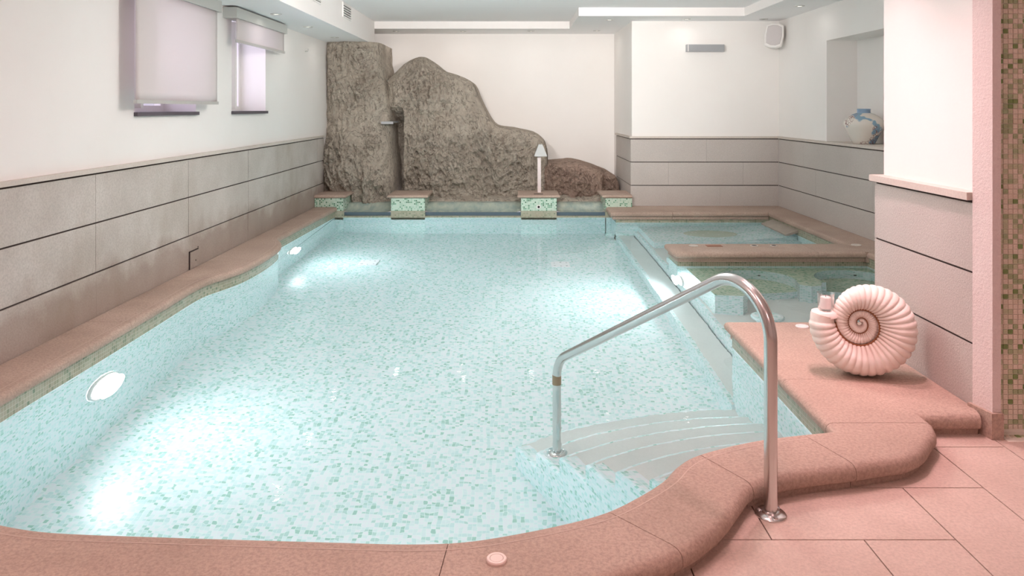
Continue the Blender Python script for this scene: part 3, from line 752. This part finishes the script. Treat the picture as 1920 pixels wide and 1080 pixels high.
# tall column at the left
def dcol(X, Z, D):
    return .30*rnd(D, .22) + .22*G(X, Z, -2.1, .6, .6, .6) + .1*G(X, Z, -2.25, 1.6, .5, .5)
rock('rock_column', 'tall brown rock column reaching the soffit in the corner', [(392, 600, 738), (358, 600, 738), (311, 600, 738), (272, 602, 732), (233, 603, 730), (194, 604, 728), (152, 605, 720), (113, 606, 711), (84, 606, 711), (79, 606, 711)],
     9.95, 10.35, lambda X, Z, D: .18 + .30*rnd(np.minimum(D, np.abs(X - X.max(1, keepdims=True))), .25) + .15*G(X, Z, -2.0, .45, .6, .5) + .06*np.clip(1-Z, 0, 1), 230, 110, M['rock'], 1.0, 11.0)
def dbig(X, Z, D):
    cx = lambda p: (p-960)/1400*10.2
    cz = lambda p: 1.32-(p-203)/1400*10.2
    d = .10 + .26*rnd(D, .30)
    d += .16*G(X, Z, cx(835), cz(290), .55, .55) + .12*G(X, Z, cx(800), cz(175), .42, .38) + .14*G(X, Z, cx(965), cz(310), .42, .5)
    d -= .13*np.exp(-((X - (cx(903) + (cz(280)-Z)*.30))/.06)**2) * np.clip((cz(250)-Z)/.25, 0, 1)          # crease to the shoulder
    d -= .045*np.exp(-((Z - (cz(214) - (X-cx(830))*.10 + .05*np.sin(X*7)))/.06)**2) * np.clip((cx(880)-X)/.3, 0, 1) * np.clip((X-cx(770))/.1, 0, 1)   # ledge under the dome
    cre = np.clip((cx(762)-X)/.05, 0, 1) * np.clip((cz(200)-Z)/.25, 0, 1)
    d = d*(1 - cre) + cre*(-.25)
    return d
rock('big_rock', 'large brown domed rock with a sloping right shoulder', [(722, 149), (728, 146), (735, 140), (741, 134), (748, 127), (755, 120), (766, 113), (775, 109), (786, 106), (795, 106.5), (802, 109), (808, 113), (817, 120), (826, 127), (836, 134), (855, 140), (871, 146),
     (880, 151), (886, 155), (891, 163), (897, 179), (903, 192), (910, 206), (918, 220), (926, 231), (933, 236), (945, 239), (960, 241), (988, 245), (1003, 249), (1013, 255), (1020, 262), (1024, 271), (1027, 290)],
     10.2, 10.45, dbig, 250, 330, M['rock'], 1.0, 23.0, True)
rock('low_rock', 'low reddish brown rock between big rock and alcove', [(1016, 312), (1028, 308), (1048, 306), (1060, 305), (1070, 303.5), (1082, 304), (1094, 306), (1104, 309), (1120, 315), (1135, 321), (1148, 326), (1155, 330), (1160, 340), (1163, 352)],
     10.2, 10.42, lambda X, Z, D: .08 + .26*rnd(D, .25) + .10*G(X, Z, .9, .35, .3, .3) - .14*G(X, Z, 1.28, .3, .07, .16), 100, 150, M['rock2'], 1.25, 37.0, True)
rb = tag(empty('rock_ledge', (-.5, 9.9, 0)), 'dark wet rock ledge just behind the spillways', 'rock')
xsR = np.linspace(-2.44, 1.48, 260); vs = np.linspace(0, 1, 14)
Xg = np.repeat(xsR[None], 14, 0); Vg = np.repeat(vs[:, None], 260, 1)
nn_ = fbm(Xg*6, Vg*2, Xg*0, 4)*.05
Pg = np.stack([Xg, 9.80 + Vg*.35 - nn_*.5, .085 + np.sqrt(Vg)*.085 + nn_*.55], 2)
inv(MB().grid(Pg.tolist()).build('ledge', M['rock'], rb, smooth=True))

# small water spout in the crevice
sx, szz = px(729, 229, 10.0)
t = tag(empty('waterfall_spout', (sx, 10.0, szz)), 'thin grey metal water spout between rock column and big rock', 'spout')
MB().box(-.075, .085, -.16, .30, -.010, .010).box(-.075, .085, -.165, -.155, -.022, .010).build('blade', M['grey'], t, bevel=.003)

# hooded post on the third pillar
t = tag(empty('hooded_post', (.355, 9.60, .24)), 'slim pale post with a flared grey hood on pillar', 'post')
x0 = (1011-960)/1400*9.6
MB().box(x0-.355-.022, x0-.355+.022, -.022, .022, 0, .47).build('post', mat('pale_post', (.72, .64, .62), .5), t, bevel=.004)
hx = (1013.5-960)/1400*9.6 - .355
mb = MB(); A = [(-.082, -.085), (.082, -.085), (.082, .05), (-.082, .05)]; B = [(-.026, -.03), (.026, -.03), (.026, .03), (-.026, .03)]
mb.grid([[(hx+a, c, .465) for a, c in A], [(hx+a, c, .475) for a, c in A], [(hx+a, c, .615) for a, c in B]], closeu=True)
mb.face([(hx+a, c, .615) for a, c in B]); mb.face([(hx+a, c, .465) for a, c in A][::-1])
mb.build('hood', mat('pale_grey_hood', (.50, .52, .51), .45), t, bevel=.004)
t = tag(empty('slot_cover', (.33, 9.40, .24)), 'narrow dark slot in the pillar cap before the post', 'slot'); MB().box(-.055, .06, -.03, .02, .0, .003).build('slot', M['gap'], t)

# ------------------------------------------------------------------ windows and blinds
LAV = mat('lavender_daylit_reveal', (.82, .78, .83), .8)  # unassigned; lavender of the daylight mixed into the reveal colour
for n, (y0, y1) in enumerate((W1, W2)):
    w = struct(empty('window_%d' % (n+1)), ['window recess mostly hidden by the long lowered blind', 'window recess under the short raised blind'][n], 'window')
    fr = MB(); X = -2.745
    fr.box(X-.02, X+.02, y0, y0+.05, ZS, ZT).box(X-.02, X+.02, y1-.05, y1, ZS, ZT).box(X-.02, X+.02, y0+.05, y1-.05, ZS, ZS+.05).box(X-.02, X+.02, y0+.05, y1-.05, ZT-.05, ZT)
    fr.build('window_frame', M['white'], w, bevel=.004)
    MB().box(X-.004, X+.004, y0+.05, y1-.05, ZS+.05, ZT-.05).build('pane', M['thin'], w)
    cs = MB(); yh = y0 + .06    # opened casement leaf
    cs.box(-2.72, -2.66, yh, yh+.035, ZS+.03, ZT-.03).box(-2.52, -2.47, yh+.02, yh+.055, ZS+.03, ZT-.03).build('casement', M['white'], w, bevel=.004)
    sl = MB().box(-2.78, XL+.012, y0-.01, y1+.01, ZS-.022, ZS+.004).build('window_sill', mat('dark_sill_%d' % n, (.10, .085, .10), .5), w, bevel=.003)
    area('window_daylight', (-2.85, (y0+y1)/2, (ZS+ZT)/2), y1-y0, 4.5, (.84, .74, 1.0), (0, R(-90), 0), 180, 'RECTANGLE', None).data.size_y = .8
fabric = mat('cream_blind_fabric', (.80, .755, .73), .9); _t = NT(fabric)
tr = _t.n('ShaderNodeBsdfTranslucent'); tr.inputs[0].default_value = (.85, .80, .82, 1); mxs = _t.n('ShaderNodeMixShader'); mxs.inputs[0].default_value = .35
_t.l(_t.b.outputs[0], mxs.inputs[1]); _t.l(tr.outputs[0], mxs.inputs[2]); _t.l(mxs.outputs[0], _t.t.nodes['Material Output'].inputs[0])
hb = mat('blind_cassette_grey', (.52, .53, .50), .5)
for (y0, y1, zb, lab) in [(4.66, 6.05, 1.362, 'long cream roller blind lowered almost to the window sill'), (6.38, 7.81, 1.90, 'short cream roller blind rolled up high')]:
    t = tag(empty('roller_blind', (-2.40, (y0+y1)/2, 2.19)), lab, 'blind', 'roller blinds on the window wall')
    inv(MB().box(XL-.012, -2.35, y0, y1, 2.095, 2.185).build('headbox', hb, t, bevel=.006))
    n = 24; P = []
    for i in range(13):
        z = zb + (2.10-zb)*i/12
        P.append([(-2.372 + .012*math.sin(j/n*math.pi*3)*(1-i/12)*(.7 if zb < 1.5 else .1), y0+.045 + (y1-y0-.09)*j/n, z) for j in range(n+1)])
    o = inv(MB().grid(P, flip=True).build('fabric', fabric, t, smooth=True)); so = o.modifiers.new('thick', 'SOLIDIFY'); so.thickness = .0012
    inv(MB().box(-2.382, -2.360, y0+.04, y1-.04, zb-.012, zb+.012).build('bottom_bar', M['alu'], t, bevel=.003))

# ------------------------------------------------------------------ ceiling downlights and vents
DL = [(-2.2, 6.96, 2.2, 'recessed downlight in the low soffit nearest the raised blind', 1), (-2.2, 8.05, 2.2, 'recessed downlight midway along the low soffit', 0), (-2.2, 9.26, 2.2, 'recessed downlight in the low soffit nearest the rock column', 0),
      (-1.65, 10.66, 2.42, 'recessed downlight of the back soffit above the rock column edge', 0), (-.70, 10.66, 2.42, 'recessed downlight of the back soffit above the big rock', 0), (.27, 10.62, 2.42, 'recessed downlight of the back soffit above the hooded post', 0), (1.2, 10.57, 2.42, 'lit recessed downlight above the low reddish rock', 1),
      (1.21, 9.28, 2.42, 'recessed downlight at the stepped soffit corner before the alcove', 0), (2.15, 9.20, 2.42, 'recessed downlight above the grey wall box', 0), (3.1, 9.20, 2.42, 'dark recessed downlight beside the loudspeaker', 2), (3.09, 8.02, 2.42, 'recessed downlight above the vase niche side', 0)]
for (x, y, z, lab, k) in DL:
    t = tag(empty('downlight', (x, y, z)), lab, 'downlight', 'recessed ceiling downlights')
    MB().lathe([(.052, 0), (.050, -.006), (.036, -.008), (.034, -.001)], 28).build('trim_ring', M['alu'], t, smooth=True)
    MB().disc((0, 0), .035, -.002, 24, False).build('lens', [M['spotlens'], M['spotlens'], M['black']][k], t)
    if k != 2:
        area('downlight_beam', (x, y, z-.02), .07, .45 if y > 10 else .3, WARM, spread=165)
for (y, lab) in [(8.57, 'slatted air vent on soffit face, the far one'), (7.19, 'slatted air vent on soffit face, cut by picture top')]:
    t = tag(empty('air_vent', (-1.90, y, 2.43)), lab, 'vent', 'air vents in the soffit face')
    MB().box(0, .006, -.20, .20, -.075, .075).build('backing', M['black'], t)
    MB().box(0, .012, -.215, .215, .07, .085).box(0, .012, -.215, .215, -.085, -.07).box(0, .012, -.215, -.20, -.07, .07).box(0, .012, .20, .215, -.07, .07).build('frame', M['white'], t)
    for i in range(5): 
        o = MB().box(0, .014, -.2, .2, -.0065, .0065).build('slat', M['white'], t); o.location = (.002, 0, -.056 + .028*i); o.rotation_euler = (0, R(-15), 0)

# ------------------------------------------------------------------ wall fittings
t = tag(empty('wall_box', (2.425, YA+.01, 2.075)), 'slim grey rectangular box mounted high on alcove wall', 'wall light')
MB().box(-.235, .235, -.07, 0, -.045, .045).build('cover', M['grey'], t, bevel=.008)
MB().box(-.225, .225, -.078, -.07, -.036, .036).build('front_plate', mat('grey_plate', (.34, .35, .36), .4), t)
MB().box(-.225, -.215, -.079, -.07, -.042, .042).build('end_trim', M['white'], t)
t = tag(empty('loudspeaker', (3.25, 9.24, 2.20)), 'white loudspeaker angled in the alcove corner', 'speaker')
h = empty('cabinet'); h.parent = t; h.rotation_euler = (R(-8), R(6), R(-24))
pts = lambda y, sx, sz: [(-.10*sx, y, -.13*sz), (-.04*sx, y, -.155*sz), (.04*sx, y, -.155*sz), (.10*sx, y, -.13*sz), (.115*sx, y, 0), (.10*sx, y, .13*sz), (.04*sx, y, .155*sz), (-.04*sx, y, .155*sz), (-.10*sx, y, .13*sz), (-.115*sx, y, 0)]
mb = MB(); mb.grid([pts(-.11, .9, .9), pts(-.10, 1, 1), pts(-.05, 1, 1), pts(.08, .62, .75)], closeu=True, flip=True); mb.face(pts(-.11, .9, .9)); mb.face(pts(.08, .62, .75)[::-1])
mb.build('shell', M['white'], h, bevel=.006)
mb = MB(); mb.grid([pts(-.112, .80, .80), pts(-.118, .76, .76)], closeu=True, flip=True); mb.face(pts(-.118, .76, .76)); mb.build('grille', mat('speaker_grille', (.62, .58, .57), .7), h)
MB().tube([(.03, .05, .02), (.07, .10, .09), (.08, .15, .14)], .014, 10).build('bracket', M['white'], t, smooth=True)
t = tag(empty('wall_hook', (XL-.012, 8.92, 2.0)), 'tiny metal hook on cream wall left of rock column', 'hook')
MB().tube([(0, 0, 0), (.03, 0, 0), (.04, 0, .015), (.035, 0, .03)], .006, 8).build('hook', M['alu'], t, smooth=True)
t = tag(empty('access_panel', (XL+.006, 5.76, .155)), 'small square stone access panel low on window wall', 'access panel')
MB().box(-.002, .006, -.075, .07, -.06, .065).build('plate', M['panel'], t, bevel=.002)
MB().box(-.002, .004, -.083, .078, .066, .074).box(-.002, .004, -.083, -.076, -.065, .074).build('gap', M['gap'], t)
for (y, z) in ((.02, -.01), (.06, .085)):
    o = MB().lathe([(0, .003), (.005, .002), (.006, 0)], 10).build('screw', M['black'], t); o.rotation_euler = (0, R(90), 0); o.location = (.006, y, z)

# ------------------------------------------------------------------ underwater lamps and inlets
def pool_lamp(x, y, z, ang, label, r=.125, power=30, col=(.78, .93, 1.0)):
    t = tag(empty('pool_lamp', (x, y, z)), label, 'pool lamp', 'round underwater pool lamps'); t.rotation_euler = (0, R(90), R(ang))
    MB().lathe([(r+.012, 0), (r+.010, .014), (r, .02), (r-.008, .014)], 40).build('rim', M['white'], t, smooth=True)
    MB().lathe([(0, .04), (r*.35, .037), (r*.65, .030), (r*.9, .018), (r-.004, .008)], 40).build('lens', M['lens'], t, smooth=True)
    l = area('pool_lamp_light', (0, 0, .055), r*1.8, power, col, (R(180), 0, 0), 175); l.parent = t
    return t
pool_lamp(-2.212, 4.03, -.45, 0, 'bright underwater lamp in pool wall nearest the camera', .14, 8.5)
pool_lamp(-2.245, 7.62, -.50, 0, 'bright underwater lamp in pool wall beyond the coping bulge', .13, 9.5)
pool_lamp(1.448, 6.40, -.50, 180, 'bright underwater lamp in the spa side wall facing the pool', .13, 11)
area('added_underwater_fill', (-.7, 2.26, -.5), .22, 3, (.78, .93, 1.0), (R(90), 0, 0), 175)  # extra light without a fixture, added below the near coping to even out the pool
for (x, y, lab) in [(-1.485, 7.735, 'white square floor inlet under water nearer the window wall'), (.498, 7.67, 'white square floor inlet under water nearer the spa')]:
    t = tag(empty('floor_inlet', (x, y, ZF)), lab, 'floor inlet', 'white floor inlets')
    MB().box(-.095, .095, -.11, .11, 0, .012).build('plate', mat('inlet_white', (.9, .88, .9), .4), t, bevel=.004)
    for (a, c) in ((-.06, .06), (-.06, -.06), (0, .08), (0, -.08), (.06, .06), (.06, -.06)):
        o = MB().lathe([(0, .002), (.009, .001), (.01, 0)], 10).build('screw_hole', M['grey'], t); o.location = (a, c, .012)
def lid(x, y, r, label, m=None, hole=False):
    t = tag(empty('skimmer_lid', (x, y, DECK)), label, 'cover', 'round covers set in the coping')
    MB().lathe([(r, 0), (r, .005), (r*.92, .008), (r*.68, .008), (r*.66, .0065)], 36).build('ring', m or M['pinkwhite'], t, smooth=False)
    MB().lathe([(0, .0078), (r*.62, .0078), (r*.64, .006)], 36).build('centre', M['black'] if hole else (m or M['pinkwhite']), t)
lid(-.042, 2.03, .028, 'round cream cover in the near curved coping')
lid(1.632, 4.20, .036, 'round white cover on the deck beside the shell', M['white'])
lid(1.618, 6.66, .042, 'round pale cover at the free end of divider coping', M['cap'])
lid(2.16, 6.66, .036, 'open round hole cover midway along divider coping', M['cap'], True)
lid(2.335, 6.66, .032, 'small open hole cover right of middle on divider coping', M['cap'], True)
lid(3.09, 6.70, .045, 'round pale cover where divider meets the side coping', M['cap'])
t = tag(empty('slot_cover', (1.805, 6.68, DECK)), 'rusty rectangular slot in the divider coping', 'slot'); MB().box(-.068, .068, -.05, .03, 0, .003).build('slot', mat('rusty_slot', (.30, .14, .09), .8), t)

# stone water spout at the far right of the spa
t = tag(empty('stone_spout', (3.05, 8.45, .0)), 'grey slab water spout jutting over the spa corner', 'spout')
sp = stone('spout_stone', (.36, .32, .27), (.44, .40, .34), 6, .05, .6, .2)
mb = MB(); mb.face([(-.13, -.48, -.028), (.04, -.48, .03), (.04, .30, .03), (-.13, .30, -.028)]); mb.face([(-.13, -.48, -.05), (-.13, .30, -.05), (.04, .30, .0), (.04, -.48, .0)])
mb.face([(-.13, -.48, -.05), (-.13, -.48, -.028), (-.13, .30, -.028), (-.13, .30, -.05)]); mb.face([(-.13, -.48, -.05), (.04, -.48, 0), (.04, -.48, .03), (-.13, -.48, -.028)]); mb.face([(-.13, .30, -.05), (-.13, .30, -.028), (.04, .30, .03), (.04, .30, 0)])
mb.build('slab_lip', sp, t, bevel=.008)
for k in range(5): 
    o = MB().box(-.125, .035, -.004, .004, 0, .006).build('ridge', sp, t); o.location = (0, -.38 + .16*k, .006); o.rotation_euler = (0, R(-18.8), 0)

# ------------------------------------------------------------------ handrail
near_p = Vector((.84, 2.425, 0)); far_p = Vector((.217, 3.62, -.76))
hr = tag(empty('handrail', (.84, 2.425, 0)), 'bent polished steel handrail over the pool entry steps', 'handrail')
u = Vector((far_p.x-near_p.x, far_p.y-near_p.y, 0)); Lh = u.length; u.normalize()
A = near_p + Vector((0, 0, .845)); B = Vector((far_p.x, far_p.y, .098))
def fillet(p0, c, p1, t, n=20):
    a = (p0 - c).normalized(); b_ = (p1 - c).normalized(); s_, e_ = c + a*t, c + b_*t
    ang = a.angle(b_); r = t*math.tan(ang/2); ctr = c + (a+b_).normalized()*(r/math.sin(ang/2))
    v0, v1 = s_-ctr, e_-ctr; th = v0.angle(v1); out = []
    for k in range(n+1):
        f = k/n; out.append(ctr + (v0*math.sin((1-f)*th) + v1*math.sin(f*th))/math.sin(th))
    return out
path = [near_p + Vector((0, 0, .004))] + fillet(near_p, A, B, .285, 24) + fillet(A, B, far_p, .085, 14) + [Vector((far_p.x, far_p.y, -.02))]
full = []
for a, c in zip(path[:-1], path[1:]):
    n = max(1, int((c-a).length/.06)); full += [a + (c-a)*k/n for k in range(n)]
full.append(path[-1])
inv(MB().tube(full, .0212, 24).build('tube', M['steel'], hr, smooth=True))
inv(MB().tube([(far_p.x, far_p.y, -.018), (far_p.x, far_p.y, .028)], .0218, 24).build('tarnished_sleeve', M['rust'], hr, smooth=False))
inv(MB().tube([(far_p.x, far_p.y, -.758), (far_p.x, far_p.y, -.016)], .0205, 24).build('lower_tube', M['steel'], hr, smooth=True))
for p in (near_p, far_p):
    fl = MB().lathe([(.050, 0), (.050, .004), (.046, .008), (.030, .011), (.027, .016), (.0215, .017)], 40).build('flange', M['steel'], hr, autosmooth=True); fl.location = p - near_p
    for k in range(3):
        a = R(35 + 120*k); o = MB().lathe([(0, .013), (.006, .012), (.0075, .009), (.0075, .004)], 12).build('bolt', M['steel'], fl); o.location = (.038*math.cos(a), .038*math.sin(a), .002)

# ------------------------------------------------------------------ ammonite shell with candle
sh = tag(empty('ammonite_shell', (1.61, 3.45, DECK)), 'large cream stone ammonite shell planter on the pink deck', 'shell ornament')
Bt = np.array([.219, .230, .230, .167, .115, .097, .0745, .0655, .0565, .045, .029, .025, .018, .011, .006, .003, .001])
def Bf(s):
    q = np.log(Bt); i = np.arange(len(Bt)); s = np.clip(s, 0, len(Bt)-1.001)
    k = int(s); f = s-k; p = [q[max(k-1, 0)], q[k], q[min(k+1, len(q)-1)], q[min(k+2, len(q)-1)]]
    return math.exp(p[1] + .5*f*(p[2]-p[0] + f*(2*p[0]-5*p[1]+4*p[2]-p[3] + f*(3*(p[1]-p[2])+p[3]-p[0]))))
rows = []; nphi = 28; NS = 1100
for i in range(NS+1):
    s = -.12 + 11.4*i/NS
    Bo, Bi = Bf(max(s, 0))*(1 + .0*s), Bf(max(s, 0)+4)
    rc, ro = (Bo+Bi)/2, (Bo-Bi)/2*1.06
    th = R(180 + 90*s); rib = abs(math.sin(s*math.pi*(9.5 if s > 0 else 0))) ** .6
    row = []
    for k in range(nphi):
        a = 2*math.pi*k/nphi
        out = math.cos(a); side = math.sin(a)
        amp = 1 + .10*(rib-.6)*(.6 + .4*max(out, abs(side)))
        rr = rc + ro*out*amp; yy = ro*1.28*side*amp * (1.0 if s < 4 else .95)
        row.append((rr*math.cos(th), yy, rr*math.sin(th)))
    rows.append(row)
shellm = mat('cream_stone_shell', (.74, .60, .52), .65, spec=.3); _t = NT(shellm); _o = _t.coord('Object')
_t.color(_t.mix(_t.ramp(_t.noise(_o, 9, 5), [(.35, (0, 0, 0)), (.7, (1, 1, 1))]), (.84, .755, .68), (.92, .86, .80))); _t.bump(_t.noise(_o, 70, 4, .7), .3, .004)
mb = MB(); mb.grid(rows, closeu=True); mb.face(rows[0][::-1])
whorl = mb.build('whorl', shellm, sh, smooth=True)
ca = whorl.data.color_attributes.new('rust', 'FLOAT_COLOR', 'POINT')
for i in range(NS+1):
    s_ = -.12 + 11.4*i/NS
    for k in range(nphi):
        a = 2*math.pi*k/nphi; f = max(0, -math.cos(a))**1.5 * (.9 if s_ > 1 else .5) * (1.25 if s_ > 4 else .8)
        valley = 1 - abs(math.sin(s_*math.pi*9.5))**.6
        v = min(1, f*(.30 + .9*valley)); ca.data[i*nphi+k].color = (v, v, v, 1)
_a = _t.n('ShaderNodeAttribute', attribute_name='rust'); _src = _t.b.inputs['Base Color'].links[0].from_socket
_t.color(_t.mix(_a.outputs['Fac'], _src, (.33, .14, .07)))
whorl.location = (0, 0, .2385); whorl.rotation_euler = (R(-4), 0, R(-12))
# rusty seam along the inner coil
seam = []
for i in range(260):
    s = 4.0 + 8.0*i/259; r_ = Bf(s); th = R(180 + 90*s); ro = (Bf(s)-Bf(s+4))/2
    hs = (Bf(s-4)-Bf(s))/2*1.28*.36 if s >= 4 else 0
    seam.append((r_*math.cos(th), -max(.012, hs*.95), r_*math.sin(th)))
rustm = mat('rust_brown_seam', (.26, .105, .045), .9)
MB().tube(seam, [.0065*(1 - .7*i/259) for i in range(260)], 8).build('seam', rustm, whorl, smooth=True)
# small round mouth rim
cx_, cz_ = 1.61-.158*math.cos(R(12)), DECK+.2345+.052
cy_ = 3.45+.158*math.sin(R(12))
mr = MB().lathe([(.0, .004), (.045, .004), (.055, .002), (.060, -.02)], 30).build('mouth_plate', shellm, sh, smooth=True); mr.location = (cx_-1.61, cy_-3.45, cz_-DECK-.004)
ch = tag(empty('candle_holder', (cx_+.008, cy_, cz_+.003)), 'small clear glass candle cup on the shell mouth', 'candle holder')
MB().lathe([(0, .0), (.030, .0), (.034, .004), (.0385, .078), (.0395, .080), (.037, .080), (.0325, .008), (0, .007)], 32).build('cup', M['thin'], ch, smooth=True, merge=1e-6)
cd = tag(empty('candle', (cx_+.008, cy_, cz_+.011)), 'white candle inside the glass cup', 'candle')
MB().lathe([(0, .0), (.023, .0), (.024, .003), (.024, .050), (.022, .053), (0, .052)], 28).build('wax', mat('white_wax', (.88, .80, .76), .5), cd, smooth=False)
MB().tube([(0, 0, .05), (0, 0, .062)], .0015, 6).build('wick', M['black'], cd)

# ------------------------------------------------------------------ vase in the niche
vs_ = tag(empty('vase', (3.50, 7.43, .966)), 'round white and blue painted ceramic vase in the niche', 'vase')
vm = mat('painted_ceramic', (.78, .74, .68), .25); _t = NT(vm); _o = _t.coord('Object')
c0 = _t.mix(_t.ramp(_t.noise(_o, 7, 2), [(.56, (0, 0, 0)), (.60, (1, 1, 1))]), (.76, .71, .64), (.25, .40, .52))
wv = _t.n('ShaderNodeTexVoronoi', feature='DISTANCE_TO_EDGE'); wv.inputs['Scale'].default_value = 38; _t.l(_o, wv.inputs['Vector'])
mk = _t.math('MULTIPLY', _t.ramp(wv.outputs['Distance'], [(.04, (1, 1, 1)), (.07, (0, 0, 0))]), _t.ramp(_t.noise(_o, 5.3, 1), [(.54, (0, 0, 0)), (.57, (1, 1, 1))]))
_t.color(_t.mix(mk, c0, (.25, .13, .13)))
VP = [(0, 0), (.098, 0), (.103, .006), (.125, .05), (.155, .11), (.182, .165), (.191, .195), (.189, .215), (.172, .245), (.135, .275), (.095, .297), (.072, .306), (.062, .312), (.061, .33), (.063, .345), (.055, .347), (.052, .31)]
MB().lathe([p for p in VP if p[1] < .311 or p[1] == .0][:12], 48).build('body', vm, vs_, smooth=True)
MB().lathe([(.072, .304), (.062, .312), (.061, .33), (.064, .346), (.058, .349), (.052, .345), (.050, .31)], 48).build('neck', mat('blue_glaze', (.24, .36, .50), .3), vs_, smooth=True)
